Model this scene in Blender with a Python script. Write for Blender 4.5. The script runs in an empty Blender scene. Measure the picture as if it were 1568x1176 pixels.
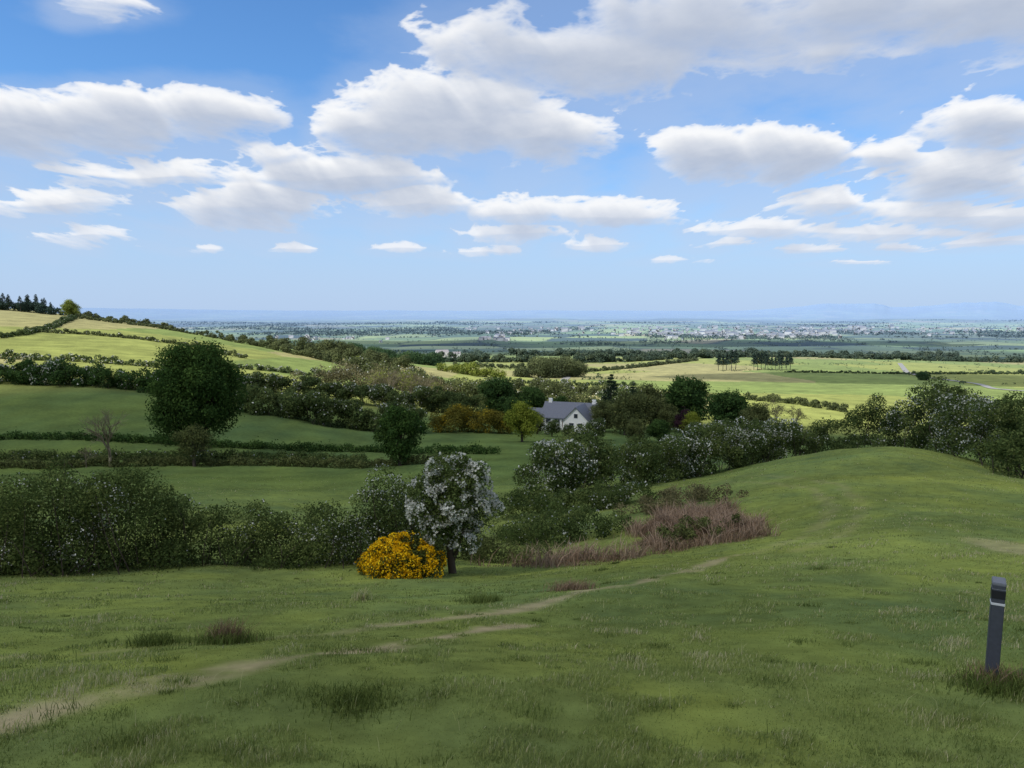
import bpy, math, numpy as np, time
from mathutils import Vector
scene=bpy.context.scene
scene.view_settings.view_transform='Standard'
scene.view_settings.look='None'
scene.view_settings.exposure=0
SUN=np.array([-0.5,-0.4,0.77]); SUN/=np.linalg.norm(SUN)

# ---------------------------------------------------------------- noise
_tab=np.random.default_rng(11).random((256,256))
def vnoise(x,y,seed=0):
    x=np.asarray(x,float)+seed*17.31; y=np.asarray(y,float)+seed*9.77
    xi=np.floor(x).astype(int); yi=np.floor(y).astype(int)
    fx=x-xi; fy=y-yi; fx=fx*fx*(3-2*fx); fy=fy*fy*(3-2*fy)
    g=lambda a,b:_tab[a&255,b&255]
    return (g(xi,yi)*(1-fx)+g(xi+1,yi)*fx)*(1-fy)+(g(xi,yi+1)*(1-fx)+g(xi+1,yi+1)*fx)*fy
def fbm(x,y,o=4,seed=0,g=.5,billow=False):
    a=0;s=0;w=1.0;x=np.asarray(x,float);y=np.asarray(y,float)
    for i in range(o):
        n=vnoise(x,y,seed+i*3)
        if billow: n=np.abs(2*n-1)
        a=a+w*n; s+=w; w*=g
        x,y=(x*.8-y*.6)*2.03,(x*.6+y*.8)*2.03
    return a/s
def sst(a,b,x):
    t=np.clip((x-a)/(b-a),0,1); return t*t*(3-2*t)

# ---------------------------------------------------------------- terrain heights (metres, eye level = 0)
YR=[0,7,15,24,35,48,60,72,85,100,125,150,185,220,300,450,600,700,1000,1500,2200,4000,10000,70000]
TAIL=[-110,-120,-125,-200]
COLS={
-.90:[-1.65,-3.5,-6,-8.9,-11.2,-13.3,-15,-17,-19,-21.1,-22,-20,-16.5,-14.5,-9,1,10,8,-25,-80],
-.69:[-1.65,-3.5,-6,-8.9,-11.2,-13.3,-15,-17,-19,-21.1,-22,-20.4,-17.5,-15.8,-11.5,-2.8,6.2,3,-30,-80],
-.50:[-1.65,-3.5,-6,-8.9,-11.2,-13.4,-15.3,-17.2,-19.1,-21.1,-22.3,-21,-19,-17.5,-15,-7.5,-8.5,-18,-50,-85],
-.34:[-1.65,-3.5,-6,-8.9,-11.3,-13.6,-15.7,-17.5,-19.3,-21.2,-22.8,-21.9,-21.5,-21.5,-21.5,-19.5,-27,-38,-62,-88],
-.20:[-1.65,-3.5,-6,-8.9,-11.3,-13.8,-16,-17.8,-19.4,-21.1,-23.8,-25.3,-26.5,-27,-27.5,-29,-37,-46,-66,-88],
0.0:[-1.65,-3.5,-5.95,-8.8,-12.0,-14.2,-15.6,-17.2,-18.6,-20,-23.5,-26.5,-30,-33,-36,-43,-50,-54,-63,-80],
.20:[-1.65,-3.5,-5.8,-8.1,-10.8,-12.7,-14.6,-17,-19,-21,-24.5,-27.5,-30.5,-33,-37,-45,-51.5,-55,-61,-88],
.40:[-1.65,-3.5,-5.7,-7.6,-9.5,-11,-12.1,-13.9,-17,-20,-24,-27.5,-31,-34,-38,-46,-51,-53,-59,-88],
.55:[-1.65,-3.55,-5.7,-7.3,-9,-10.3,-11.0,-12.6,-16,-19.5,-24,-28,-31.5,-35,-39,-47,-53,-56,-66,-88],
.69:[-1.65,-3.55,-5.7,-7.4,-9,-10.9,-13.4,-15.8,-18,-20.5,-24.5,-28.5,-32,-36,-40,-48.6,-54,-57,-68,-88],
.90:[-1.65,-3.55,-5.7,-7.6,-9.4,-11.8,-14.5,-17,-19,-21.5,-25,-29,-33,-37,-41,-49,-55,-58,-70,-90]}
LK=6.0
nL=700;nT=181
Lf=np.linspace(math.log(LK),math.log(70000+LK),nL)
Tf=np.linspace(-.9,.9,nT)
yr=np.log(np.array(YR)+LK)
ks=sorted(COLS)
raw=np.array([np.interp(Lf,yr,COLS[k]+TAIL) for k in ks])
G=np.array([np.interp(Tf,ks,raw[:,j]) for j in range(nL)]).T
def smooth(A,sig,ax):
    r=int(sig*3); k=np.exp(-.5*(np.arange(-r,r+1)/sig)**2); k/=k.sum()
    pad=[(0,0),(0,0)]; pad[ax]=(r,r)
    B=np.pad(A,pad,mode='edge')
    return np.apply_along_axis(lambda m:np.convolve(m,k,'valid'),ax,B)
G=smooth(smooth(G,4.5,1),5,0)
def H(x,y):
    x=np.asarray(x,float); y=np.asarray(y,float)
    r=np.hypot(x,y); th=np.arctan2(x,y); thc=np.clip(th,-.7328,.7328)
    t=np.tan(thc); rho=r*np.cos(thc)
    a=np.clip((t+.9)/1.8*(nT-1),0,nT-1.001); b=np.clip((np.log(rho+LK)-Lf[0])/(Lf[-1]-Lf[0])*(nL-1),0,nL-1.001)
    ai=a.astype(int); bi=b.astype(int); fa=a-ai; fb=b-bi
    z=(G[ai,bi]*(1-fb)+G[ai,bi+1]*fb)*(1-fa)+(G[ai+1,bi]*(1-fb)+G[ai+1,bi+1]*fb)*fa
    zb=np.clip(-1.65-.27*y,-60,60)
    w=sst(.9,1.9,np.abs(th))
    z=z*(1-w)+zb*w
    z=z+(fbm(x/2.5,y/2.5,3,1)-.5)*.26*sst(1,4,r)+(fbm(x/14,y/14,2,5)-.5)*.9*sst(8,30,r)*(1-sst(400,900,r))
    z=z+(fbm(x/260,y/260,3,2)-.5)*14*sst(1100,2200,r)
    n=fbm(th*14+3,r*0+2.2,4,8); n2=fbm(th*22+9,r*0+5.2,4,18)
    z=z+sst(15000,24000,r)*(1-sst(34000,50000,r))*(175+60*n+sst(.28,.46,th)*(90+170*sst(.25,.75,n2))+sst(-.3,-.6,t)*60)
    z=z+np.exp(-((r-11000)/1800)**2)*40*sst(.4,.8,fbm(th*9,r/3000,3,21))
    return z
def at(T,y):
    x=T*y; return Vector((x,y,float(H(np.array([x]),np.array([float(y)]))[0])))

# ---------------------------------------------------------------- materials
def hazegroup():  # distance haze painted into base colour, growing bluer away from the origin
    g=bpy.data.node_groups.new('haze_tint','ShaderNodeTree')
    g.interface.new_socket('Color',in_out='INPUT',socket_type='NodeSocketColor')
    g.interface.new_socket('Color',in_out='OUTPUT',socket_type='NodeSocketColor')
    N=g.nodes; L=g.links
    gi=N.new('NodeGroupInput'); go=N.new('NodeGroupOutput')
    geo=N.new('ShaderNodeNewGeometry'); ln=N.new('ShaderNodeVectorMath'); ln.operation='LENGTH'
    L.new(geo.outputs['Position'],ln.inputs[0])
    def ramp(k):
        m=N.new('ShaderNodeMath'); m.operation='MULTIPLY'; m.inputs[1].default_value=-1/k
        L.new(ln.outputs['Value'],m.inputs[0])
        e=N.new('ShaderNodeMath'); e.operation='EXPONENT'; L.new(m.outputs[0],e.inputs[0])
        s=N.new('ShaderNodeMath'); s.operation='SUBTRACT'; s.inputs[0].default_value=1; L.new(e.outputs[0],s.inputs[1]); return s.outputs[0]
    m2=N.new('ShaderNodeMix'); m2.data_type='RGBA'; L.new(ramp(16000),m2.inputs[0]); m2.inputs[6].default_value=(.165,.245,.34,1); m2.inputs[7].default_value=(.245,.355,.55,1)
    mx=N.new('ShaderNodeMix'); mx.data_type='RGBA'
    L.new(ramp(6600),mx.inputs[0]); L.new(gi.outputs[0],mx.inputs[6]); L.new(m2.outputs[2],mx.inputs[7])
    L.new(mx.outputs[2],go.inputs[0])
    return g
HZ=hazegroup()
def newmat(name):
    m=bpy.data.materials.new(name); m.use_nodes=True; m.node_tree.nodes.clear(); return m,m.node_tree.nodes,m.node_tree.links
def tintmat(name,stops,transl=.3):
    m,N,L=newmat(name)
    at_=N.new('ShaderNodeAttribute'); at_.attribute_name='tint'
    cr=N.new('ShaderNodeValToRGB')
    el=cr.color_ramp.elements
    while len(el)<len(stops): el.new(.5)
    for i,(p,c) in enumerate(stops):
        el[i].position=p; el[i].color=(*c,1)
    L.new(at_.outputs['Fac'],cr.inputs[0])
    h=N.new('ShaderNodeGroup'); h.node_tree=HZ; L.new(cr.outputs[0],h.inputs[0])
    d=N.new('ShaderNodeBsdfDiffuse'); L.new(h.outputs[0],d.inputs[0])
    o=N.new('ShaderNodeOutputMaterial')
    if transl>0:
        t=N.new('ShaderNodeBsdfTranslucent'); L.new(h.outputs[0],t.inputs[0])
        x=N.new('ShaderNodeMixShader'); x.inputs[0].default_value=transl
        L.new(d.outputs[0],x.inputs[1]); L.new(t.outputs[0],x.inputs[2]); L.new(x.outputs[0],o.inputs[0])
    else: L.new(d.outputs[0],o.inputs[0])
    return m
def plainmat(name,c,rough=.8,noise=.15,scale=8,spec=.3):
    m,N,L=newmat(name)
    p=N.new('ShaderNodeBsdfPrincipled'); o=N.new('ShaderNodeOutputMaterial'); L.new(p.outputs[0],o.inputs[0])
    n=N.new('ShaderNodeTexNoise'); n.inputs['Scale'].default_value=scale; n.inputs['Detail'].default_value=5
    tc=N.new('ShaderNodeTexCoord'); L.new(tc.outputs['Object'],n.inputs['Vector'])
    mx=N.new('ShaderNodeMix'); mx.data_type='RGBA'; L.new(n.outputs['Fac'],mx.inputs[0])
    mx.inputs[6].default_value=(*[v*(1-noise) for v in c],1); mx.inputs[7].default_value=(*[min(1,v*(1+noise)) for v in c],1)
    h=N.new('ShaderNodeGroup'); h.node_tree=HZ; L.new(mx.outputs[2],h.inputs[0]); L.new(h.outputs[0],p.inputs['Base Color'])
    p.inputs['Roughness'].default_value=rough; p.inputs['Specular IOR Level'].default_value=spec
    return m
M={}
M['bark']=tintmat('bark',[(0,(.045,.035,.028)),(1,(.12,.10,.08))],0)
M['palebark']=tintmat('pale_twigs',[(0,(.14,.12,.08)),(1,(.30,.26,.18))],0)
M['dark']=tintmat('leaf_dark',[(0,(.022,.05,.012)),(.5,(.05,.098,.02)),(1,(.11,.18,.04))])
M['haw']=tintmat('leaf_hawthorn',[(0,(.036,.056,.017)),(.5,(.082,.118,.033)),(1,(.175,.21,.065))])
M['olive']=tintmat('leaf_olive',[(0,(.05,.062,.02)),(.5,(.105,.125,.04)),(1,(.18,.20,.065))])
M['fresh']=tintmat('leaf_fresh',[(0,(.09,.13,.015)),(.5,(.21,.25,.03)),(1,(.33,.37,.05))])
M['brownleaf']=tintmat('leaf_bronze',[(0,(.075,.07,.032)),(.5,(.155,.145,.065)),(1,(.25,.22,.11))])
M['purple']=tintmat('leaf_purple',[(0,(.02,.01,.014)),(1,(.08,.035,.045))])
M['conif']=tintmat('leaf_conifer',[(0,(.012,.025,.012)),(1,(.04,.065,.03))],.1)
M['bloom']=tintmat('may_blossom',[(0,(.40,.42,.35)),(1,(.76,.76,.69))],.3)
M['gorse']=tintmat('gorse_flower',[(0,(.50,.27,.005)),(.6,(.88,.54,.01)),(1,(.95,.70,.03))],.25)
M['gorseleaf']=tintmat('gorse_spines',[(0,(.04,.055,.014)),(1,(.12,.14,.035))])
M['gorsefar']=tintmat('gorse_mixed',[(0,(.06,.07,.015)),(.6,(.17,.15,.02)),(1,(.48,.34,.015))])
M['bracken']=tintmat('dead_bracken',[(0,(.10,.07,.04)),(.5,(.24,.165,.105)),(1,(.42,.31,.22))],.2)
M['far']=tintmat('leaf_far',[(0,(.03,.05,.018)),(.5,(.06,.085,.03)),(1,(.12,.14,.05))],.2)
M['grass']=tintmat('grass_blades',[(0,(.075,.105,.024)),(.45,(.20,.25,.070)),(.8,(.31,.345,.12)),(1,(.55,.49,.30))],.35)

# ---------------------------------------------------------------- mesh builder
class MB:
    def __init__(s): s.v=[];s.f=[];s.m=[];s.t=[];s.n=0
    def add(s,v,f,mi,t):
        v=np.asarray(v,float).reshape(-1,3); f=np.asarray(f,int).reshape(-1,4)
        s.v.append(v); s.f.append(f+s.n); s.n+=len(v)
        s.m.append(np.full(len(f),mi,int)); s.t.append(np.broadcast_to(np.asarray(t,float),(len(f),)).copy())
    def leaves(s,P,size,mi,tint,rng,hint=None,asp=.6):
        n=len(P)
        a=rng.normal(size=(n,3))
        if hint is not None:
            nr=hint+rng.normal(size=(n,3))*.55
            a=np.cross(nr,a)
        a/=np.linalg.norm(a,axis=1,keepdims=True)+1e-9
        b=rng.normal(size=(n,3)) if hint is None else nr
        b=np.cross(a,b); b/=np.linalg.norm(b,axis=1,keepdims=True)+1e-9
        sz=(np.asarray(size)*rng.uniform(.6,1.3,n))[:,None]
        a=a*sz*.5; b=b*sz*.5*asp
        V=np.stack([P-a,P-b,P+a,P+b],1)
        s.add(V,np.arange(4*n).reshape(n,4),mi,tint)
    def tube(s,pts,rad,mi=0,sides=6,t=.5):
        pts=np.asarray(pts,float); k=len(pts)
        d=np.gradient(pts,axis=0); d/=np.linalg.norm(d,axis=1,keepdims=True)+1e-9
        ref=np.array([.31,.95,.05]) if abs(d[0][1])<.9 else np.array([1,0,0])
        u=np.cross(d,ref); u/=np.linalg.norm(u,axis=1,keepdims=True)+1e-9; w=np.cross(d,u)
        an=np.linspace(0,2*np.pi,sides,endpoint=False)
        ring=pts[:,None]+(u[:,None]*np.cos(an)[None,:,None]+w[:,None]*np.sin(an)[None,:,None])*np.asarray(rad)[:,None,None]
        i=np.arange(k-1)[:,None]*sides; j=np.arange(sides)[None]; j2=(j+1)%sides
        F=np.stack([i+j,i+j2,i+sides+j2,i+sides+j],-1).reshape(-1,4)
        s.add(ring,F,mi,t)
    def mesh(s,name,mats):
        v=np.concatenate(s.v); f=np.concatenate(s.f)
        me=bpy.data.meshes.new(name)
        me.vertices.add(len(v)); me.vertices.foreach_set('co',v.astype(np.float32).ravel())
        me.loops.add(f.size); me.loops.foreach_set('vertex_index',f.astype(np.int32).ravel())
        me.polygons.add(len(f)); me.polygons.foreach_set('loop_start',np.arange(0,f.size,4,dtype=np.int32))
        me.polygons.foreach_set('material_index',np.concatenate(s.m).astype(np.int32))
        for m in mats: me.materials.append(m)
        a=me.attributes.new('tint','FLOAT','FACE'); a.data.foreach_set('value',np.clip(np.concatenate(s.t),0,1).astype(np.float32))
        me.update(calc_edges=True)
        return me
    def obj(s,name,mats,loc=(0,0,0)):
        return mkobj(name,s.mesh(name,mats),loc)
def mkobj(name,me,loc=(0,0,0),rot=0,sc=(1,1,1)):
    o=bpy.data.objects.new(name,me); o.location=loc; o.rotation_euler=(0,0,rot); o.scale=sc
    scene.collection.objects.link(o); return o
def unit(rng,n,zb=0):
    d=rng.normal(size=(n,3)); d/=np.linalg.norm(d,axis=1,keepdims=True); d[:,2]+=zb
    return d/np.linalg.norm(d,axis=1,keepdims=True)
def lobe_leaves(mb,rng,C,r,lt,n,ls,mi,bloom=0,bmi=2,bls=None,asp=.6,patch=None,fq=1.1,bn=.05):
    w=r**2; idx=rng.choice(len(C),n,p=w/w.sum())
    d=unit(rng,n,.2); P=C[idx]+d*(r[idx]*rng.uniform(.62,1.18,n))[:,None]*np.array([1,1,.85])
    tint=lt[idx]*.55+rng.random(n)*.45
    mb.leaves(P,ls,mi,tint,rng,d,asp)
    if bloom>0:
        nb=int(n*bloom); idx=rng.choice(len(C),nb*4,p=w/w.sum())
        d=unit(rng,nb*4,.45); P=C[idx]+d*(r[idx]*rng.uniform(.98,1.15,nb*4))[:,None]*np.array([1,1,.85])
        q=fbm(P[:,0]*fq+P[:,1]*.7,P[:,2]*fq+P[:,1]*.4,2,4)+rng.normal(size=len(P))*bn
        if patch is not None: q=q+patch[idx]
        P=P[np.argsort(-q)[:nb]]
        mb.leaves(P,bls or ls,bmi,rng.random(len(P)),rng,None,.9)
def limb(mb,rng,a,b,r0,r1,sag=.15,mi=0,sides=5,k=5):
    a=np.array(a,float); b=np.array(b,float); t=np.linspace(0,1,k)[:,None]
    L=np.linalg.norm(b-a); mid=rng.normal(size=3)*L*sag*.5; mid[2]=abs(mid[2])*.6
    p=a*(1-t)+b*t+mid*(4*t*(1-t)); mb.tube(p,r0*(1-t[:,0])+r1*t[:,0],mi,sides)
def tree_mesh(seed,h,w,low=.15,nl=34,lr=.2,n=9000,ls=.35,mat='dark',bark='bark',bloom=0,bls=None,top=1.0,lean=0,fq=1.1,jit=0,bn=.05):
    rng=np.random.default_rng(seed); mb=MB()
    ch=h*(1-low); cen=np.array([lean,0,h*low+ch*.48]); Rv=np.array([w/2,w/2,ch/2])
    d=unit(rng,nl,0); rad=rng.uniform(.2,.86,nl)**.7
    C=d*rad[:,None]*.8
    C[:,0]*=(1-.28*top*C[:,2]); C[:,1]*=(1-.28*top*C[:,2])
    C+=rng.normal(size=C.shape)*jit
    C=cen+C*Rv
    r=lr*min(w,ch)*rng.uniform(.5,1.3,nl)
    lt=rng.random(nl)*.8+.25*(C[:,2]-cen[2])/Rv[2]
    tr=max(.05,h*.026)
    limb(mb,rng,[0,0,-.3],cen+[0,0,ch*.18],tr*1.3,tr*.35,.06,0,8,7)
    for i in range(min(nl,16)):
        z=h*low*rng.uniform(.6,1.)+rng.uniform(0,ch*.35)
        limb(mb,rng,[lean*z/cen[2],0,z],C[i],tr*.5,tr*.1,.2)
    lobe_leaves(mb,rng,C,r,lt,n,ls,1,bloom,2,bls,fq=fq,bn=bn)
    k=n//10; idx=rng.integers(0,nl,k); dd=unit(rng,k,.3)
    mb.leaves(C[idx]+dd*(r[idx]*rng.uniform(1.05,1.55,k))[:,None],ls,1,rng.random(k),rng,None,.5)
    return mb.mesh('tree',[M[bark],M[mat],M['bloom']])
def bare_mesh(seed,h,spread=.5,mat='bark',depth=6,leaf=0,lm='brownleaf',ls=.3):
    rng=np.random.default_rng(seed); mb=MB(); tips=[]
    def rec(p,d,L,r,k):
        q=p+d*L; m=(p+q)/2+rng.normal(size=3)*L*.06
        mb.tube([p,m,q],[r,r*.85,r*.7],0,5 if k>3 else 3,rng.random())
        if k<=2: tips.append(q); tips.append(m)
        if k==0: return
        for i in range(3 if k>2 else rng.integers(2,4)):
            nd=d+rng.normal(size=3)*spread*(.75+.1*(depth-k)); nd[2]+=.12; nd/=np.linalg.norm(nd)
            rec(q if i<2 else m,nd,L*rng.uniform(.62,.82),r*.62,k-1)
    rec(np.array([0,0,-.2]),np.array([0,0,1.]),h*.27,h*.022,depth)
    if leaf:
        T=np.array(tips); i=rng.integers(0,len(T),leaf)
        mb.leaves(T[i]+rng.normal(size=(leaf,3))*h*.03,ls,1,rng.random(leaf),rng)
    return mb.mesh('bare',[M[mat],M[lm]])
def pine_mesh(seed,h,w,n=2500,ls=.6,low=.3):
    rng=np.random.default_rng(seed); mb=MB()
    limb(mb,rng,[0,0,-.3],[0,0,h*.95],h*.02,h*.006,.02,0,6,5)
    C=[];r=[]
    for z in np.linspace(low,1,11):
        rr=w*.5*(1-(z-low)/(1.02-low))**.7*.9+.2
        for j in range(4):
            a=rng.random()*6.28; C.append([math.cos(a)*rr*.6,math.sin(a)*rr*.6,z*h]); r.append(rr*.55+.15)
            limb(mb,rng,[0,0,z*h*.97],C[-1],h*.006,h*.003,.1,0,3,3)
    C=np.array(C); r=np.array(r)
    idx=rng.integers(0,len(C),n); d=unit(rng,n); P=C[idx]+d*r[idx][:,None]*rng.uniform(.5,1.1,n)[:,None]*np.array([1,1,.5])
    mb.leaves(P,ls,1,rng.random(n),rng,None,.4)
    return mb.mesh('pine',[M['bark'],M['conif']])
def hedge(name,pts,per_m,ls,mat,bloom=0,seed=1,lobes=2.2,bls=None,zlo=.1,rr=.3,jag=.35,twigs=0,patchf=0,rmin=0,skew=.75,bn=.05):
    rng=np.random.default_rng(seed); mb=MB()
    Pt=np.array([[t*y,y,h,w] for t,y,h,w in pts]); seg=np.hypot(*np.diff(Pt[:,:2],axis=0).T); S=np.r_[0,np.cumsum(seg)]
    Lt=S[-1]; hm=Pt[:,2].mean(); nl=int(Lt*lobes)
    s=(np.arange(nl)+rng.random(nl))/nl*Lt; X,Y,Hh,Wd=[np.interp(s,S,Pt[:,i]) for i in range(4)]
    Hh=Hh*(1-jag+2*jag*vnoise(s/max(1.2,hm*.55),s*0,seed))
    tx=np.gradient(Pt[:,0],S); ty=np.gradient(Pt[:,1],S); TX=np.interp(s,S,tx); TY=np.interp(s,S,ty)
    off=rng.normal(size=nl)*.3*Wd; off=np.clip(off,-Wd*.5,Wd*.5); X=X-TY*off; Y=Y+TX*off
    r=np.maximum(rr*np.minimum(Hh,Wd*1.2)*rng.uniform(.6,1.25,nl),rmin)
    zz=np.clip(rng.random(nl)**skew,zlo,1)*np.maximum(Hh*(1-.25*np.abs(off)/Wd)-r*.8,.1)
    org=Vector((Pt[0,0],Pt[0,1],float(H(Pt[:1,0],Pt[:1,1])[0])))
    C=np.stack([X,Y,H(X,Y)+zz],1)-np.array(org)
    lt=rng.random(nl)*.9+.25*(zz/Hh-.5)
    n=int(per_m*Lt)
    patch=(vnoise(s/3.0,s*0+5,seed+2)-.5)*patchf if patchf else None
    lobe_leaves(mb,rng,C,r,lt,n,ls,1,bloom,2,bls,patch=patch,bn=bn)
    k=int(Lt*1.2) if twigs==0 else int(Lt*twigs)
    for i in rng.integers(0,nl,min(k,400)):
        b=C[i]+unit(rng,1,.8)[0]*r[i]*rng.uniform(1.0,1.5)
        a=np.array([C[i][0]+rng.normal()*.2,C[i][1]+rng.normal()*.2,C[i][2]-zz[i]-.1]); limb(mb,rng,a,b,.008*hm,.002*hm,.25,0,4,4)
        m=10; t=rng.uniform(.6,1.05,m)[:,None]
        mb.leaves(a*(1-t)+b*t+rng.normal(size=(m,3))*ls,ls,1,rng.random(m),rng)
    return mb.obj(name,[M['bark'],M[mat],M['bloom']],org)

# ---------------------------------------------------------------- land colours
def cells(x,y,S,seed=0):
    u=x/S; v=y/(S*1.15); ui=np.floor(u).astype(int); vi=np.floor(v).astype(int)
    d1=np.full(u.shape,9.); d2=np.full(u.shape,9.); idv=np.zeros(u.shape)
    for a in(-1,0,1):
        for b in(-1,0,1):
            p=ui+a; q=vi+b
            jx=_tab[(p*7+seed)&255,(q*13+5)&255]; jy=_tab[(p*11+3)&255,(q*5+seed)&255]
            d=np.maximum(np.abs(u-p-.15-.7*jx),np.abs(v-q-.15-.7*jy))*.6+.4*np.hypot(u-p-.15-.7*jx,v-q-.15-.7*jy)
            c=d<d1; d2=np.where(c,d1,np.minimum(d2,d)); d1=np.where(c,d,d1)
            idv=np.where(c,_tab[(p*3+19)&255,(q*17+31+seed)&255],idv)
    return d2-d1,idv
CN=lambda x,y:cells(x+30*vnoise(x/200,y/200,3),y,115,3)
CF=lambda x,y:cells(x+80*vnoise(x/500,y/500,3),y+60*vnoise(x/400,y/400,13),300,9)
PATHS=[([[-9,3.6],[-6.2,4.3],[-3.9,5.4],[-2.6,7.3],[-1.35,9.3],[0.2,11.5]],.2,.9),
       ([[-1.95,11.4],[0,13.4],[2.6,16.8],[5.0,20],[7.4,23.5]],.2,.75),
       ([[-12,6.2],[-7,7.6],[-3.5,9.8],[-1.95,11.4]],.16,.3),
       ([[7.6,23],[11.2,27.5],[15.5,35],[17.5,42],[18,50],[16,60]],.28,.22),
       ([[8.9,22.6],[12.5,27],[17,35],[19.3,43],[20,51],[18.2,62]],.28,.22)]
def pathmask(x,y,ww=1.):
    out=np.zeros(np.shape(x))
    j=(fbm(x*1.3,y*1.3,3,33)-.5)*.55; nn=sst(.18,.55,fbm(x*1.6,y*1.6,4,35))
    for P,w,s in PATHS:
        P=np.array(P); best=np.full(np.shape(x),99.)
        for a,b in zip(P[:-1],P[1:]):
            d=b-a; t=np.clip(((x-a[0])*d[0]+(y-a[1])*d[1])/(d@d),0,1)
            best=np.minimum(best,np.hypot(x-a[0]-t*d[0],y-a[1]-t*d[1]))
        w_=w*ww; out=np.maximum(out,s*(1-sst(w_*.1,w_*2.0,best+j))*nn)
    out=np.maximum(out,.45*(1-sst(.6,1.2,np.hypot((x-14.9)/1.1,(y-20.6)/3.0)+j*.6)))
    return out
def brack(x,y):
    a=1-sst(.7,1.1,np.hypot((x-9.2-.12*(y-36))/3.4,(y-36.5)/7.0)+(fbm(x/2,y/2,3,41)-.5)*.8)
    b=.5*(1-sst(.6,1.1,np.hypot((x-2.2)/3.6,(y-28.5)/2.0)+(fbm(x/2,y/2,3,42)-.5)*.9))
    return np.clip(a+b,0,1)
def landcol(x,y):
    r=np.hypot(x,y); t=x/np.maximum(y,1)
    n1=fbm(x/1.3,y/1.3,4,51); n2=fbm(x/9,y/9,3,52)
    base=np.stack([.148+.09*(n1-.5)+.11*(n2-.5),.188+.09*(n1-.5)+.09*(n2-.5),.052+0*n1],-1)
    p=pathmask(x,y)[...,None]*sst(70,45,r)[...,None]*.85
    base=base*(1-p)+np.array([.36,.29,.18])*p
    b=brack(x,y)[...,None]; base=base*(1-b*.8)+np.array([.12,.09,.055])*b*.8
    n5=fbm(x/25,y/25,4,58); n6=fbm(x/3,y/12,3,59)
    mid=np.stack([.095+.07*(n5-.5)+.03*(n6-.5),.138+.07*(n5-.5)+.03*(n6-.5),.038+0*n2],-1)
    w=(sst(55,90,r)*(1-sst(.3,.42,t)*sst(95,80,r)))[...,None]; base=base*(1-w)+mid*w
    e,i=CN(x,y)
    n3=fbm(x/30,y/30,4,60)
    A=np.array([.25,.275,.072]);B=np.array([.185,.235,.062]);C=np.array([.30,.28,.115])
    k=i[...,None]
    f=np.where(k<.45,A,np.where(k<.8,B,C))*(.8+.4*n3[...,None])
    w=sst(195,225,r)[...,None]; base=base*(1-w)+f*w
    e2,i2=CF(x,y)
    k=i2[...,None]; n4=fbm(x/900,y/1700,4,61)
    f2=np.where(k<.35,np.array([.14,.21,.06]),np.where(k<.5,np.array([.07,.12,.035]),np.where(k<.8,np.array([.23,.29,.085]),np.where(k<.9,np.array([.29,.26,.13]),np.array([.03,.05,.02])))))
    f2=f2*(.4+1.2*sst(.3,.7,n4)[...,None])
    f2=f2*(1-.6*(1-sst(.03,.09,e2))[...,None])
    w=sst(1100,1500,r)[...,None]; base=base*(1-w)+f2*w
    return base

# ---------------------------------------------------------------- terrain sheet
front=np.linspace(-.82,.82,760); back=np.linspace(.82,2*np.pi-.82,90)[1:-1]
TH=np.r_[front,back]; nr=820
RR=np.r_[0.4,np.exp(np.linspace(math.log(.8),math.log(66000),nr))]
tt,rr=np.meshgrid(TH,RR); X=np.sin(tt)*rr; Y=np.cos(tt)*rr; Z=H(X,Y)
V=np.stack([X,Y,Z],-1).reshape(-1,3); nc=len(TH); nrow=len(RR)
i=np.arange(nrow-1)[:,None]*nc; j=np.arange(nc)[None]; j2=(j+1)%nc
F=np.stack([i+j,i+j2,i+nc+j2,i+nc+j],-1).reshape(-1,4)[:,::-1]
V=np.vstack([V,[[0,0,float(H(np.array([0.]),np.array([0.]))[0])]]]); c=len(V)-1
jj=np.arange(0,nc-1,2); cap=np.stack([np.full(len(jj),c),jj,np.minimum(jj+1,nc-1),(jj+2)%nc],-1)[:,::-1]
F=np.vstack([F,cap])
mb=MB(); mb.add(V,F,0,.5)
m,N,L=newmat('pasture_land')
a=N.new('ShaderNodeAttribute'); a.attribute_name='land'
geo=N.new('ShaderNodeNewGeometry')
n=N.new('ShaderNodeTexNoise'); n.inputs['Scale'].default_value=1.7; n.inputs['Detail'].default_value=8; n.inputs['Roughness'].default_value=.7
L.new(geo.outputs['Position'],n.inputs['Vector'])
n2=N.new('ShaderNodeTexNoise'); n2.inputs['Scale'].default_value=.12; n2.inputs['Detail'].default_value=6; L.new(geo.outputs['Position'],n2.inputs['Vector'])
ad=N.new('ShaderNodeMath'); ad.operation='ADD'; L.new(n.outputs[0],ad.inputs[0]); L.new(n2.outputs[0],ad.inputs[1])
mr=N.new('ShaderNodeMapRange'); mr.inputs[1].default_value=.6; mr.inputs[2].default_value=1.4; mr.inputs[3].default_value=.5; mr.inputs[4].default_value=1.5; L.new(ad.outputs[0],mr.inputs[0])
vm=N.new('ShaderNodeVectorMath'); vm.operation='SCALE'; L.new(a.outputs['Color'],vm.inputs[0]); L.new(mr.outputs[0],vm.inputs['Scale'])
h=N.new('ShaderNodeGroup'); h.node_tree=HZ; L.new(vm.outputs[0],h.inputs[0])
bp=N.new('ShaderNodeBump'); bp.inputs['Strength'].default_value=.8; bp.inputs['Distance'].default_value=.09; L.new(n.outputs[0],bp.inputs['Height'])
d=N.new('ShaderNodeBsdfDiffuse'); L.new(h.outputs[0],d.inputs[0]); L.new(bp.outputs[0],d.inputs[1])
o=N.new('ShaderNodeOutputMaterial'); L.new(d.outputs[0],o.inputs[0])
me=mb.mesh('terrain',[m])
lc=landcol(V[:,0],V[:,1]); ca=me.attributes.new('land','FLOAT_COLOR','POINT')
ca.data.foreach_set('color',np.c_[lc,np.ones(len(lc))].astype(np.float32).ravel())
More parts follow.
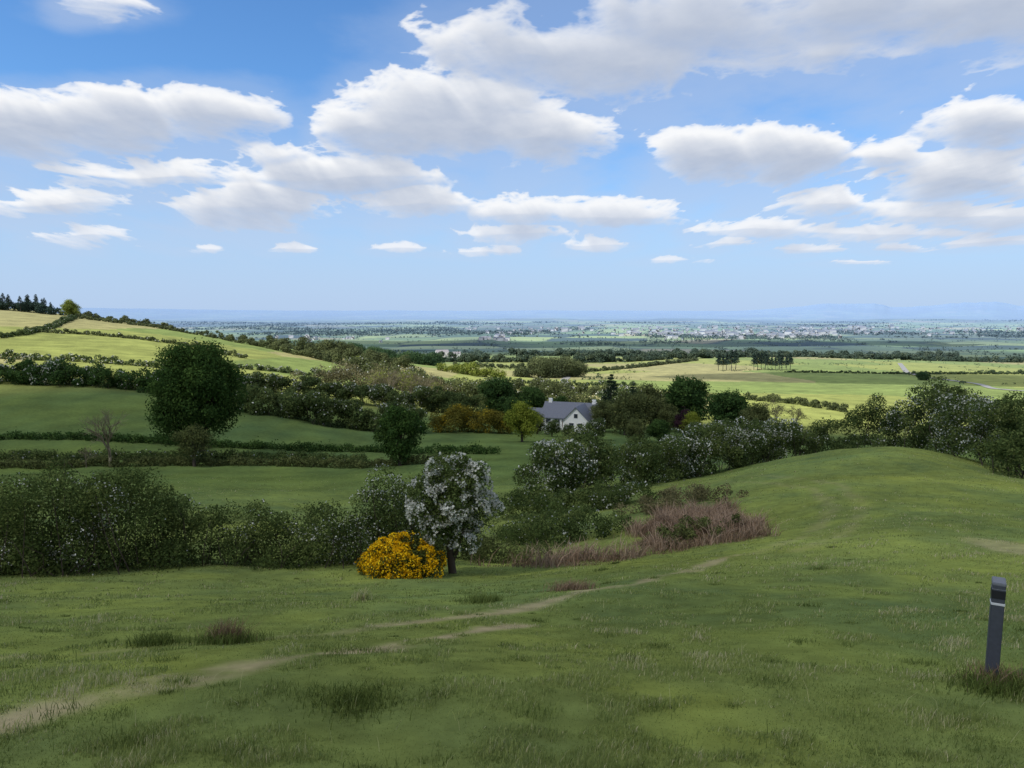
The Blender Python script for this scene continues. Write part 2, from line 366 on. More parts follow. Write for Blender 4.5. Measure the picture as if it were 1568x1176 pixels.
me.polygons.foreach_set('use_smooth',np.ones(len(me.polygons),bool))
mkobj('terrain',me)

# ---------------------------------------------------------------- grass
def grass(name,x,y,hh,ww,tint,rng,mat='grass',bend=.5):
    n=len(x); z=H(x,y)-.015
    an=rng.uniform(0,2*np.pi,n); lx=np.cos(an);ly=np.sin(an)
    wa=rng.uniform(0,2*np.pi,n)
    bx=np.cos(wa)*hh*bend*rng.random(n)+.12*hh; by=np.sin(wa)*hh*bend*rng.random(n)
    P=np.stack([x,y,z],1); W=np.stack([lx,ly,0*lx],1)*(ww/2)[:,None]
    M1=P+np.stack([bx*.35,by*.35,hh*.6],1); T1=P+np.stack([bx,by,hh*rng.uniform(.85,1,n)],1)
    V=np.stack([P-W,P+W,M1+W*.75,M1-W*.75,T1+W*.15,T1-W*.15],1).reshape(-1,3)
    b=np.arange(n)[:,None]*6
    F=np.concatenate([b+[0,1,2,3],b+[3,2,4,5]],0)
    mb=MB(); mb.add(V,F,0,np.r_[tint,tint]); return mb.obj(name,[M[mat]])
rng=np.random.default_rng(3)
n1_=320000;n2_=160000
y=np.r_[1/rng.uniform(1/38,1/2.9,n1_),np.exp(rng.uniform(math.log(9),math.log(90),n2_))]
t=rng.uniform(-.86,.86,len(y)); x=t*y
cl=fbm(x*2.3,y*2.3,4,71); cl2=fbm(x*.28,y*.28,3,72); pm=pathmask(x,y,1.15); bm=brack(x,y)
hh=(.020+.055*sst(.45,.75,cl)+.020*sst(.5,.75,cl2))*rng.uniform(.5,1.3,len(y))*(1-.8*pm)
ww=np.clip(.0011*y,.0045,.06)*rng.uniform(.6,1.2,len(y))
hh=hh*(1+.006*y)
tint=.40+.7*(cl2-.5)+1.2*(cl-.5)+rng.normal(size=len(y))*.17+pm*.7+(rng.random(len(y))<.035)*.4+bm*.4
grass('pasture_grass',x,y,hh,ww,tint,rng)
rng=np.random.default_rng(4)
k=260; cy=1/rng.uniform(1/30,1/3.4,k); cx=rng.uniform(-.8,.8,k)*cy
i=rng.integers(0,k,20000); sc=rng.uniform(.3,1.05,k); tk=rng.normal(size=k)*.14
g=rng.normal(size=(2,len(i)))*.12
grass('grass_tussocks',cx[i]+g[0]*sc[i],cy[i]+g[1]*sc[i],rng.uniform(.05,.13,len(i))*sc[i],np.full(len(i),.006)*np.clip(cy[i]/6,1,4),.25+tk[i]+rng.normal(size=len(i))*.12+(rng.random(len(i))<.05)*.4,rng,bend=.8)
rng=np.random.default_rng(5)
k=100000; x=rng.uniform(-5,17,k); y=rng.uniform(23,48,k); b=brack(x,y); keep=rng.random(k)<b; x=x[keep];y=y[keep]
c_=fbm(x/1.0,y/1.0,3,77)
grass('dead_bracken',x,y,(.10+.75*sst(.3,.7,c_))*rng.uniform(.4,1.1,len(x)),np.full(len(x),.035),.45+1.6*(c_-.5)+rng.normal(size=len(x))*.2,rng,'bracken',1.3)
rng=np.random.default_rng(6); k=260; y=1/rng.uniform(1/20,1/3.2,k); x=rng.uniform(-.8,.8,k)*y
grass('dry_grass_stalks',x,y,rng.uniform(.08,.2,k),np.full(k,.003)*np.clip(y/5,1,3),np.full(k,.9),rng,bend=1.0)
def tuft(T,y0,r,h_,n,tb,mat='grass'):
    rng=np.random.default_rng(int(y0*100)); g=rng.normal(size=(2,n))*r
    grass('rush_tuft',T*y0+g[0],y0+g[1],rng.uniform(.4,1,n)*h_,np.full(n,.008*max(1,y0/9)),tb+rng.normal(size=n)*.15,rng,mat,.9)
tuft(-.40,9.6,.12,.36,450,.25,'bracken'); tuft(-.40,9.5,.22,.22,900,.12); tuft(-.50,9.3,.15,.22,500,.1); tuft(.085,16.5,.25,.3,400,.5,'bracken')
tuft(-.225,6.1,.2,.12,1000,.08); tuft(.69,6.75,.2,.20,1300,.12); tuft(.685,6.85,.12,.26,250,.3,'bracken'); tuft(-.04,14.9,.2,.22,500,.2); tuft(-.21,15.5,.1,.32,200,.85)

# ---------------------------------------------------------------- near vegetation
hedge('hawthorn_hedge',[(-.92,25,2.8,3.0),(-.80,24,2.8,3.0),(-.70,24,2.9,3.0),(-.62,24.5,3.5,3),(-.56,25,3.9,3.2),(-.50,25.5,3.3,3),(-.44,26,2.7,2.8),(-.36,26.5,2.9,2.8),(-.28,27,2.8,2.8),(-.21,27.5,2.9,2.8),(-.165,28,3.7,2.8),(-.12,28.5,2.4,2.2)],
      5200,.095,'haw',.055,21,lobes=22,bls=.065,rr=.17,jag=.26,twigs=9,patchf=.45,zlo=.0,skew=1.0,bn=.09)
mo=tree_mesh(31,4.75,3.6,low=.08,nl=120,lr=.11,n=28000,ls=.085,mat='haw',bloom=.60,bls=.088,lean=-.05,fq=4.2,jit=.1,bn=.12,top=.6)
mkobj('hawthorn_tree',mo,at(-.082,25)).rotation_euler=(0,-.04,0)
def gorse(name,T,y,w,h,seed,n,ls):
    rng=np.random.default_rng(seed); mb=MB(); nl=90
    a=unit(rng,nl,.3); a[:,2]=np.abs(a[:,2]); C=a*np.array([w*.41,w*.33,h*.66])*rng.uniform(.6,1.05,nl)[:,None]; C[:,2]+=h*.08
    r=rng.uniform(.08,.2,nl)*h; lt=rng.random(nl)
    for i in range(nl): limb(mb,rng,[C[i,0]*.2,C[i,1]*.2,-.1],C[i],.03,.01)
    lobe_leaves(mb,rng,C,r,lt,n,ls,1)
    idx=rng.integers(0,nl,int(n*1.3)); d=unit(rng,len(idx),.25); P=C[idx]+d*(r[idx]*rng.uniform(.98,1.2,len(idx)))[:,None]
    q=fbm(P[:,0]*3.5+P[:,1],P[:,2]*3.5+P[:,1]*2,2,6)+rng.normal(size=len(idx))*.05+.09*P[:,2]/h
    P=P[q>np.quantile(q,.25)]; mb.leaves(P,ls*1.0,2,rng.random(len(P)),rng,None,.8)
    return mb.obj(name,[M['bark'],M['gorseleaf'],M['gorse']],at(T,y))
gorse('gorse_bush',-.153,24,3.1,1.65,41,16000,.07)
gorse('gorse_bush',-.197,24.6,.9,.9,42,2500,.07)
hedge('hawthorn_hedge',[(.02,57,4.0,4),(.045,58,5.2,4.6),(.08,61,5.6,5),(.11,64,5.6,5),(.15,67,4.4,4.5),(.19,70,5.0,5),(.235,73,5.2,5),(.28,76,5.2,5),(.32,79,4.6,4.5),(.36,83,4.2,4),(.42,88,4.4,3.5)],
      1600,.22,'haw',.11,22,lobes=6,bls=.16,rr=.2,jag=.25,patchf=.9,bn=.08)
hedge('hawthorn_hedge',[(.42,90,4.5,4),(.50,86,6.6,4.5),(.55,82,7.2,5),(.60,76,7.0,5),(.645,69,7.2,5),(.68,62,6.2,4.5),(.72,56,5.6,4.5),(.78,52,5.2,4),(.86,48,5,4)],
      1600,.22,'haw',.07,23,lobes=6,bls=.16,rr=.18,jag=.24,patchf=1.0,bn=.08)
hedge('bramble_scrub',[(.01,44,1.5,4),(.05,41,1.6,4.5),(.09,39,1.7,4),(.13,36.5,1.3,3.5)],1500,.13,'haw',.01,24,lobes=7,rr=.33)
hedge('bramble_scrub',[(.0,52,2.4,4),(.06,50,2.0,5),(.12,52,1.8,5),(.17,54,1.4,4)],1300,.15,'haw',.02,25,lobes=6,rr=.33)
hedge('bramble_scrub',[(.16,46,1.0,4),(.20,45,1.3,5),(.25,46,1.3,5),(.29,47,1.0,4)],900,.14,'brownleaf',.0,26,lobes=5,rr=.4)
hedge('bramble_scrub',[(-.12,33,1.3,3),(-.05,31.5,1.2,3),(.0,31,1.0,3),(.05,31,.8,3)],1200,.11,'olive',.0,27,lobes=6,rr=.35)
hedge('bramble_scrub',[(.18,33,.7,3),(.24,32,.8,4),(.29,35,.8,4)],500,.13,'olive',.0,28,lobes=3,rr=.35)
hedge('field_hedge',[(-.86,96,1.6,2.4),(-.69,98,1.5,2.4),(-.5,100,1.3,2.2),(-.3,101,1.3,2.2),(-.08,101,1.2,2)],260,.3,'olive',.0,51,lobes=4,rr=.5,jag=.25,rmin=.55)
hedge('field_hedge',[(-.86,104,1.7,2.2),(-.69,106,1.6,2.2),(-.5,107,1.5,2.2),(-.36,107,1.5,2),(-.2,106.5,1.2,2)],260,.3,'haw',.01,52,lobes=4,rr=.5,jag=.25,rmin=.55)
hedge('field_hedge',[(-.86,126,1.5,2),(-.69,126,1.5,2),(-.50,124,1.4,2),(-.34,122,1.4,2),(-.2,120,1.4,2),(-.02,117,1.6,2)],220,.33,'dark',0,53,lobes=3.6,rr=.5,jag=.25,rmin=.6)
hedge('tall_hedge',[(-.88,186,7,6),(-.69,186,6.5,6),(-.6,184,6.5,6),(-.5,182,6,6),(-.42,178,5,5)],700,.5,'dark',.05,54,lobes=3,bls=.38,patchf=1.,jag=.25,rr=.25)
hedge('tall_hedge',[(-.42,166,5.5,6),(-.34,160,6.5,7),(-.27,158,7,7),(-.2,158,6,6),(-.12,160,6,6)],750,.5,'haw',.02,55,lobes=3,bls=.4,jag=.25,rr=.25)
hedge('tall_hedge',[(-.40,203,5,5),(-.30,208,6,5),(-.22,212,6.5,6),(-.14,215,7,6),(-.04,218,8,6)],600,.55,'haw',.05,56,lobes=2.6,bls=.4,patchf=1.,jag=.25,rr=.25)
hedge('gorse_hedge',[(-.11,166,4.5,5),(-.075,167,6,7),(-.03,168,6,7),(0.,168,4.5,5)],900,.4,'gorsefar',0,57,lobes=4,rr=.25)
B=[('tree_belt',[(-.22,330,7,9),(-.17,315,8,9),(-.12,300,7,9),(-.06,290,6,8),(0.02,300,5,6)],'olive',260,.8,.45,.02),
('tree_belt',[(-.30,250,5,7),(-.24,252,7,8),(-.18,255,9,9),(-.12,258,8,9),(-.08,255,7,8)],'brownleaf',260,.6,.45,.02),
('tree_belt',[(-.10,262,6,8),(-.04,255,8,8),(.02,250,9,8),(.07,250,9,8),(.12,250,8,8)],'olive',350,.7,.4,.02),
('tree_belt',[(.12,240,8,8),(.17,238,9,8),(.22,238,8,8),(.26,232,6,8),(.32,225,4,6)],'haw',300,.6,.4,.05),
('tree_belt',[(-.03,350,5,8),(.03,345,7,9),(.09,350,7,9),(.14,360,5,8)],'olive',260,.8,.5,.03),
('tree_belt',[(.005,520,9,10),(.03,530,13,12),(.06,545,13,12),(.095,570,13,12)],'olive',420,1.0,.4,0),
('tree_belt',[(-.25,640,10,14),(-.21,640,12,14),(-.15,600,9,12),(-.1,590,11,12)],'dark',320,1.1,.4,0),
('tree_belt',[(-.33,470,6,9),(-.27,450,8,10),(-.2,430,8,10),(-.14,420,6,8)],'olive',220,1.0,.5,0),
('tree_belt',[(-.10,480,6,8),(-.05,470,7,8),(-.01,480,5,8)],'fresh',150,1.0,.5,0),
('tree_belt',[(.08,860,10,14),(.15,880,8,12),(.22,950,8,12),(.30,1000,9,12),(.38,1020,7,12)],'far',120,2.,.5,0),
('tree_belt',[(-.12,900,10,14),(-.05,880,9,12),(.03,880,8,12)],'far',120,2.,.5,0),
('tree_belt',[(-.30,1050,12,18),(-.2,1000,11,16),(-.1,1020,9,14)],'far',110,2.4,.5,0),
('tree_belt',[(.42,1000,7,12),(.52,1040,9,14),(.62,1030,8,14),(.74,1000,9,14)],'far',110,2.4,.5,0),
('tree_belt',[(.0,1250,11,18),(.14,1220,9,16),(.28,1280,11,18),(.45,1250,9,16),(.6,1300,10,18)],'far',90,3.,.5,0),
('field_hedge',[(-.74,236,2.4,3),(-.62,238,2.4,3),(-.5,238,2.6,3),(-.40,236,2.4,3)],'haw',90,.6,.4,.1),
('field_hedge',[(-.72,300,2.2,3),(-.655,330,2.4,3),(-.62,380,2.6,3),(-.60,440,3,3),(-.59,490,3,3)],'haw',100,.7,.4,.02),
('field_hedge',[(-.66,345,2.0,3),(-.55,352,2.0,3),(-.45,345,2.2,3),(-.36,320,2.4,3)],'olive',70,.7,.5,.02),
('field_hedge',[(-.40,262,2.2,3),(-.33,275,2.4,3),(-.27,285,3,3),(-.22,300,4,4)],'haw',110,.6,.5,.08),
('field_hedge',[(-.60,500,3,3),(-.5,470,2.5,3),(-.42,450,3,3),(-.35,430,4,5),(-.28,400,5,5),(-.22,370,5,5)],'olive',90,.9,.6,0),
('field_hedge',[(-.02,440,2.5,4),(.08,430,3,4),(.17,445,2.6,4)],'haw',80,.8,.5,.02),
('field_hedge',[(-.08,700,5,5),(.02,690,5,5),(.1,720,4,5)],'olive',60,1.2,.5,.0),
('field_hedge',[(.10,650,3,4),(.2,800,4,4),(.25,900,4,4)],'olive',50,1.3,.5,.0),
('field_hedge',[(.37,640,2,4),(.5,640,2,4),(.62,660,3,4),(.75,680,3,4)],'haw',50,1.1,.5,.0),
('field_hedge',[(.58,300,3,4),(.68,330,3,4),(.8,350,3,4)],'haw',80,.8,.5,.0),
('field_hedge',[(.13,330,3,4),(.24,345,3,4),(.33,330,3,4),(.40,300,3,4),(.46,270,3,4)],'olive',70,.8,.5,.0),
('conifer_wood',[(-.88,560,11,16),(-.75,545,11,16),(-.66,535,8,14),(-.61,525,5,10)],'conif',300,1.1,.35,0),
('field_hedge',[(-.60,515,5,8),(-.55,520,4,8),(-.5,515,4,6),(-.45,510,3,5)],'olive',120,.9,.5,0)]
for q,(nm,pts,mt,pm_,ls,jg,bl) in enumerate(B):
    hedge(nm,pts,pm_,ls,mt,bl,200+q,lobes=(1.3 if pts[0][1]<700 else .6) if pts[0][2]>4 else 1.1,bls=ls*.8,jag=jg,rr=.36,rmin=.9,twigs=.01)

# ---------------------------------------------------------------- individual trees
def put(me,T,y,s=1,rot=0,name='broadleaf_tree',dz=0):
    p=at(T,y); p.z+=dz; return mkobj(name,me,p,rot,(s,s,s))
big=tree_mesh(101,20.0,16.8,low=.02,nl=170,lr=.10,n=52000,ls=.37,mat='dark',top=.9,jit=.03); put(big,-.425,108.5,name='sycamore_tree',dz=.3)
put(tree_mesh(102,6.8,6,low=.12,nl=40,lr=.15,n=4200,ls=.26,mat='olive',jit=.1),-.436,99,name='ash_tree')
put(bare_mesh(103,10,.42,'palebark',6),-.552,99,name='bare_tree')
put(bare_mesh(104,4,.5,'palebark',5),-.585,98,name='bare_tree')
t_dark=tree_mesh(105,8.5,6.9,low=.06,nl=60,lr=.14,n=12000,ls=.32,mat='dark',jit=.06); put(t_dark,-.154,100,1.08,name='sycamore_tree')
t_fresh=tree_mesh(106,8.6,8,low=.08,nl=54,lr=.15,n=11000,ls=.36,mat='fresh',jit=.06); put(t_fresh,.014,148,name='maple_tree')
t_d2=tree_mesh(107,12,12,low=.0,nl=80,lr=.13,n=15000,ls=.5,mat='dark',jit=.07)
t_ol=tree_mesh(108,12,11,low=.0,nl=60,lr=.14,n=9000,ls=.45,mat='olive',jit=.1)
t_br=tree_mesh(109,11,11,low=.0,nl=60,lr=.12,n=7000,ls=.4,mat='brownleaf',bark='palebark',jit=.1)
t_pu=tree_mesh(110,8,7,low=.1,nl=36,lr=.16,n=6000,ls=.4,mat='purple')
t_h=tree_mesh(111,7,7,low=.0,nl=46,lr=.15,n=6000,ls=.4,mat='haw',bloom=.12,bls=.35,jit=.1)
b1=bare_mesh(112,12,.42,'palebark',6,900,'brownleaf',.35); b2=bare_mesh(113,12,.5,'palebark',6,500,'fresh',.35)
p1=pine_mesh(114,14,6.5)
put(t_d2,.295,182,1.1,.5,'sycamore_tree'); put(t_d2,.235,205,1.4,2,'sycamore_tree')
put(t_ol,.155,176,1.0,0,'ash_tree'); put(t_ol,.125,182,.75,1,'ash_tree'); put(t_ol,.19,195,1.15,2,'ash_tree')
put(t_ol,.335,170,.8,1,'ash_tree'); put(t_pu,.235,174,.85,0,'copper_beech_tree'); put(t_ol,.215,190,.7,2,'ash_tree')
put(p1,.135,220,1.0,0,'spruce_tree'); put(p1,.165,225,.8,1,'spruce_tree')
put(t_d2,-.02,225,1.2,1,'sycamore_tree'); put(t_d2,.025,222,1.0,3,'sycamore_tree'); put(t_dark,.065,215,1.1,2,'sycamore_tree')
put(t_h,.05,212,1.0,2,'hawthorn_tree'); put(t_dark,.0,205,1.0,4,'sycamore_tree'); put(t_h,.115,160,.8,1,'hawthorn_tree'); put(t_h,.25,150,.8,3,'hawthorn_tree')
put(t_h,.055,166,.62,2,'hawthorn_tree'); put(t_ol,.035,172,.5,2,'ash_tree'); put(t_h,.078,164,.5,5,'hawthorn_tree')
put(t_fresh,.245,172,.75,1,'maple_tree'); put(b1,.36,190,.9,1,'bare_tree'); put(b1,.385,200,.7,3,'bare_tree'); put(t_dark,.385,175,.55,1,'sycamore_tree'); put(t_h,.34,158,.85,4,'hawthorn_tree')
put(t_h,.30,150,.9,4,'hawthorn_tree'); put(t_dark,.36,150,.6,2,'sycamore_tree'); put(t_d2,.20,160,.5,2,'sycamore_tree'); put(t_ol,.17,158,.5,2,'ash_tree')
hedge('field_hedge',[(.24,168,4,5),(.3,165,4,5),(.36,160,3,5),(.42,158,2.4,4),(.5,158,2.4,4)],400,.45,'haw',.03,88,lobes=3,bls=.35)
for T,y,s,k in [(-.165,226,1.1,0),(-.15,232,1.2,1),(-.19,225,.95,1),(-.125,235,1.05,0),(-.10,240,.9,1),(-.135,228,1.0,1),(-.175,236,1.1,1),(-.115,250,1.,0)]: put((b1,b2)[k],T,y,s,y,'bare_tree')
put(t_fresh,-.21,332,.95,2,'maple_tree'); put(t_br,-.185,318,.8,2,'beech_tree',-1)
put(t_fresh,-.595,500,1.6,1,'maple_tree',-1)
rg=np.random.default_rng(9)
for T in np.r_[np.linspace(-.80,-.62,26)]: put(p1,T+rg.normal()*.004,540+rg.normal()*12,rg.uniform(.6,.95),rg.random()*6,'spruce_tree')
p2=pine_mesh(115,15,7,1800,.9,.4)
for T in (.280,.286,.291,.298,.303,.328,.333,.338,.343,.347,.352,.357,.362,.366,.372,.377): put(p2,T,680+rg.normal()*8,rg.uniform(.75,1.25),rg.random()*6,'scots_pine_tree')
for T,y,s,me,nm in [(.045,540,1,t_d2,'sycamore_tree'),(.075,560,1,t_ol,'ash_tree'),(.555,560,.75,t_d2,'sycamore_tree'),(.563,563,.6,t_d2,'sycamore_tree')]:
    put(me,T,y,s,y,nm,-1)

# ---------------------------------------------------------------- distant hedgerows & woods on field boundaries
def scatter(name,n,y0,y1,near,seed,ew,hmin,hmax,q,ls,woods=0,lat=.95,wth=.63):
    rng=np.random.default_rng(seed)
    y=np.exp(rng.uniform(math.log(y0),math.log(y1),n)); x=rng.uniform(-lat,lat,n)*y
    e,i=(CN if near else CF)(x,y)
    wd=fbm(x/500,y/1100,3,91)
    keep=((e<ew)&(vnoise(x/150,y/150,17)>.3))|((wd>wth)&(rng.random(n)<woods))
    x=x[keep];y=y[keep];k=len(x); z=H(x,y)
    hh=hmin+(hmax-hmin)*rng.random(k)**2.2*sst(.3,.6,vnoise(x/60,y/60,7))+ (wd[keep]>wth)*hmax*.3
    rr_=hh*.5+.4
    idx=np.repeat(np.arange(k),q); m=len(idx); d=unit(rng,m,.1); rad=rng.uniform(.6,1,m)
    P=np.stack([x,y,z+hh*.5],1)[idx]+d*rad[:,None]*np.stack([rr_,rr_,hh*.5],1)[idx]
    tl=rng.random(k); mb=MB(); mb.leaves(P,ls*(.5+.5*hh[idx]/hmax),0,tl[idx]*.5+rng.random(m)*.3,rng,d,.8)
    mb.obj(name,[M['far']])
scatter('distant_hedgerows',40000,520,1300,True,1,.022,1.4,6,10,1.2)
scatter('distant_trees',55000,1150,3500,False,2,.032,4,12,7,4.,.6,wth=.61)
scatter('distant_trees',50000,3300,9000,False,3,.045,6,13,4,9.,.8,wth=.60)

# ---------------------------------------------------------------- distant town
def town():
    rng=np.random.default_rng(12); mb=MB()
    def house(x,y,w,d,h,a,tint):
        z=float(H(np.array([x]),np.array([y]))[0])-1
        ca,sa=math.cos(a),math.sin(a)
        def q(px,py,pz): return [x+px*ca-py*sa,y+px*sa+py*ca,z+pz]
        w/=2;d/=2; rf=h+d*.8
        v=[q(-w,-d,0),q(w,-d,0),q(w,d,0),q(-w,d,0),q(-w,-d,h),q(w,-d,h),q(w,d,h),q(-w,d,h),q(-w,0,rf),q(w,0,rf)]
        mb.add(v,[[0,1,5,4],[1,2,6,5],[2,3,7,6],[3,0,4,7],[1,5,9,6],[0,7,8,4]],0,tint)
        mb.add(v,[[4,5,9,8],[6,7,8,9]],1,rng.random())
    for cT,cy,sT,sy,n in [(.28,3900,.04,300,150),(.36,3700,.035,180,90),(.19,4200,.04,220,60),(.43,4300,.04,200,40),(-.02,3000,.012,40,14),(-.25,3200,.04,200,14),(.1,5000,.1,300,45),(.55,4700,.08,400,50),(-.085,1150,.010,20,3),(-.5,5000,.12,600,10),(.3,5600,.15,400,60),(.42,5000,.06,300,40),(.0,4300,.05,300,18)]:
        for _ in range(n):
            T=cT+rng.normal()*sT; y=cy+rng.normal()*sy; k=rng.uniform(.8,1.7)*(1.8 if rng.random()<.08 else 1)
            house(T*y,y,15*k,8*k,7.*k,rng.uniform(-.5,.5)+ (1.57 if rng.random()<.3 else 0),rng.random())
    mb.obj('distant_town',[tintmat('town_render',[(0,(.55,.52,.48)),(1,(.9,.9,.87))],0),tintmat('town_slate',[(0,(.12,.12,.14)),(1,(.30,.27,.27))],0)])
town()

# ---------------------------------------------------------------- roads
def road(name,pts,w,mat):
    P=np.array([[t*y,y] for t,y in pts],float); S=np.r_[0,np.cumsum(np.hypot(*np.diff(P,axis=0).T))]
    s=np.arange(0,S[-1],3.); x=np.interp(s,S,P[:,0]); y=np.interp(s,S,P[:,1])
    k=np.ones(9)/9; x=np.convolve(np.pad(x,4,'edge'),k,'valid'); y=np.convolve(np.pad(y,4,'edge'),k,'valid')
    dx=np.gradient(x);dy=np.gradient(y);l=np.hypot(dx,dy); nx=-dy/l;ny=dx/l
    rows=[]
    for o_ in (-1,-.33,.33,1):
        a=x+nx*w/2*o_; b=y+ny*w/2*o_; rows.append(np.stack([a,b,H(a,b)+.25],1))
    V=np.stack(rows,1); n=len(x); i=np.arange(n-1)[:,None]*4; j=np.arange(3)[None]
    F=np.stack([i+j,i+j+1,i+j+5,i+j+4],-1).reshape(-1,4)
    mb=MB(); mb.add(V,F,0,.5); mb.obj(name,[mat])
rm=plainmat('lane_tarmac',(.30,.29,.27),.9,.15,.3)
road('country_lane',[(.90,440),(.70,450),(.655,470),(.635,520),(.60,560),(.56,600),(.535,680),(.53,780),(.525,900)],5,rm)
road('country_lane',[(.085,380),(.075,440),(.07,500),(.08,600),(.085,700)],5,rm)

# ---------------------------------------------------------------- house
def quadobj(name,faces,mat,parent,loc=(0,0,0)):
    v=[];f=[]
    for q in faces:
        f.append(list(range(len(v),len(v)+len(q)))); v+=q
    me=bpy.data.meshes.new(name); me.from_pydata(v,[],f); me.materials.append(mat); me.update()
    o=mkobj(name,me,loc); o.parent=parent; return o
def gable(w,d,h,rise,ov=.35,th=.16):
    a,b=w/2,d/2
    W=[[(-a,-b,-2),(a,-b,-2),(a,-b,h),(-a,-b,h)],[(a,b,-2),(-a,b,-2),(-a,b,h),(a,b,h)],
       [(a,-b,-2),(a,b,-2),(a,b,h),(a,0,h+rise),(a,-b,h)],[(-a,b,-2),(-a,-b,-2),(-a,-b,h),(-a,0,h+rise),(-a,b,h)]]
    k=rise/b; A=a+ov; B=b+ov; z0=h-ov*k+.02; zr=h+rise+.02; Rf=[]
    for s in(-1,1):
        p=[(-A,s*B,z0),(A,s*B,z0),(A,0,zr),(-A,0,zr)]; q=[(x,y,z+th) for x,y,z in p]
        if s>0: p=p[::-1]; q=q[::-1]
        Rf+=[q,p[::-1]]
        for i in range(4): j=(i+1)%4; Rf.append([p[i],p[j],q[j],q[i]])
    return W,Rf
def rotz(F,a,off): 
    c,s=math.cos(a),math.sin(a); return [[(x*c-y*s+off[0],x*s+y*c+off[1],z+off[2]) for x,y,z in q] for q in F]
def house():
    wall=plainmat('white_render',(.78,.78,.75),.9,.04,3); slate=plainmat('slate_roof',(.13,.14,.17),.6,.25,4); glass=plainmat('window_glass',(.03,.035,.045),.15,.1,2,.6); fr=plainmat('window_frame',(.7,.7,.7),.5,.03)
    e=bpy.data.objects.new('white_house',None); scene.collection.objects.link(e); p=at(.082,190); e.location=p+Vector((0,0,1.2)); e.rotation_euler=(0,0,math.radians(-20))
    W1,R1=gable(14,8,2.5,3.4); W2,R2=gable(9,6.6,2.6,3.3)
    W2=rotz(W2,math.pi/2,(3.4,-4.5,0)); R2=rotz(R2,math.pi/2,(3.4,-4.5,-.05))
    W3,R3=gable(5,5,2.2,1.8); W3=rotz(W3,0,(-9.3,.4,0)); R3=rotz(R3,0,(-9.3,.4,0))
    quadobj('walls',W1+W2+W3,wall,e); quadobj('roof',R1+R2+R3,slate,e)
    def box(cx,cy,cz,sx,sy,sz):
        x0,x1,y0,y1,z0,z1=cx-sx/2,cx+sx/2,cy-sy/2,cy+sy/2,cz-sz/2,cz+sz/2
        return [[(x0,y0,z0),(x1,y0,z0),(x1,y0,z1),(x0,y0,z1)],[(x1,y0,z0),(x1,y1,z0),(x1,y1,z1),(x1,y0,z1)],[(x1,y1,z0),(x0,y1,z0),(x0,y1,z1),(x1,y1,z1)],[(x0,y1,z0),(x0,y0,z0),(x0,y0,z1),(x0,y1,z1)],[(x0,y0,z1),(x1,y0,z1),(x1,y1,z1),(x0,y1,z1)]]
    wf=[];wg=[]
    for cx,cy,cz,w,h_ in [(2.3,-9.02,1.4,1.1,1.2),(4.6,-9.02,1.4,1.1,1.2),(3.4,-9.02,3.8,.9,1.0),(-5.2,-4.02,1.5,1.3,1.1),(-2.8,-4.02,1.5,1.3,1.1)]:
        wf+=box(cx,cy,cz,w+.2,.06,h_+.2); wg+=box(cx,cy-.035,cz,w,.05,h_)
    quadobj('window_frames',wf,fr,e); quadobj('windows',wg,glass,e)
    quadobj('door',box(-1.0,-4.04,1.05,1.0,.08,2.1),plainmat('door_paint',(.10,.05,.03),.5),e)
    quadobj('chimney',box(-5.8,0,6.0,.9,.7,1.8)+box(5.8,0,6.0,.9,.7,1.8),wall,e)
house()

# ---------------------------------------------------------------- waymarker post
def post():
    e=bpy.data.objects.new('marker_post',None); scene.collection.objects.link(e); p=at(.677,7.0); e.location=p; e.rotation_euler=(math.radians(1.5),math.radians(.6),math.radians(-28))
    body=plainmat('recycled_plastic',(.055,.062,.08),.55,.25,30,.4); white=plainmat('reflective_white',(.55,.57,.60),.5,.08,40); grey=plainmat('post_cap',(.15,.165,.19),.65,.15,40); dark=plainmat('label_band',(.018,.019,.023),.5,.2,20)
    import bmesh
    def bx(name,w,z0,z1,mat,slope=0,bev=.006):
        bm=bmesh.new(); bmesh.ops.create_cube(bm,size=1)
        for v in bm.verts:
            hi=v.co.z>0; v.co.x*=w; v.co.y*=w
            v.co.z=(z1+(slope*v.co.y/w if hi else 0)) if hi else z0
        bmesh.ops.bevel(bm,geom=bm.edges[:],offset=bev,segments=2,affect='EDGES')
        me=bpy.data.meshes.new(name); bm.to_mesh(me); bm.free(); me.materials.append(mat); o=mkobj(name,me); o.parent=e
    bx('shaft',.110,-.35,1.045,body,.02); bx('cap',.114,1.01,1.055,grey,.03); bx('label_band',.115,.88,.965,dark,0,.003); bx('reflective_band',.117,.815,.84,white,0,.003)
    bx('reflective_strip',.1155,.972,.980,grey,0,.002)
post()

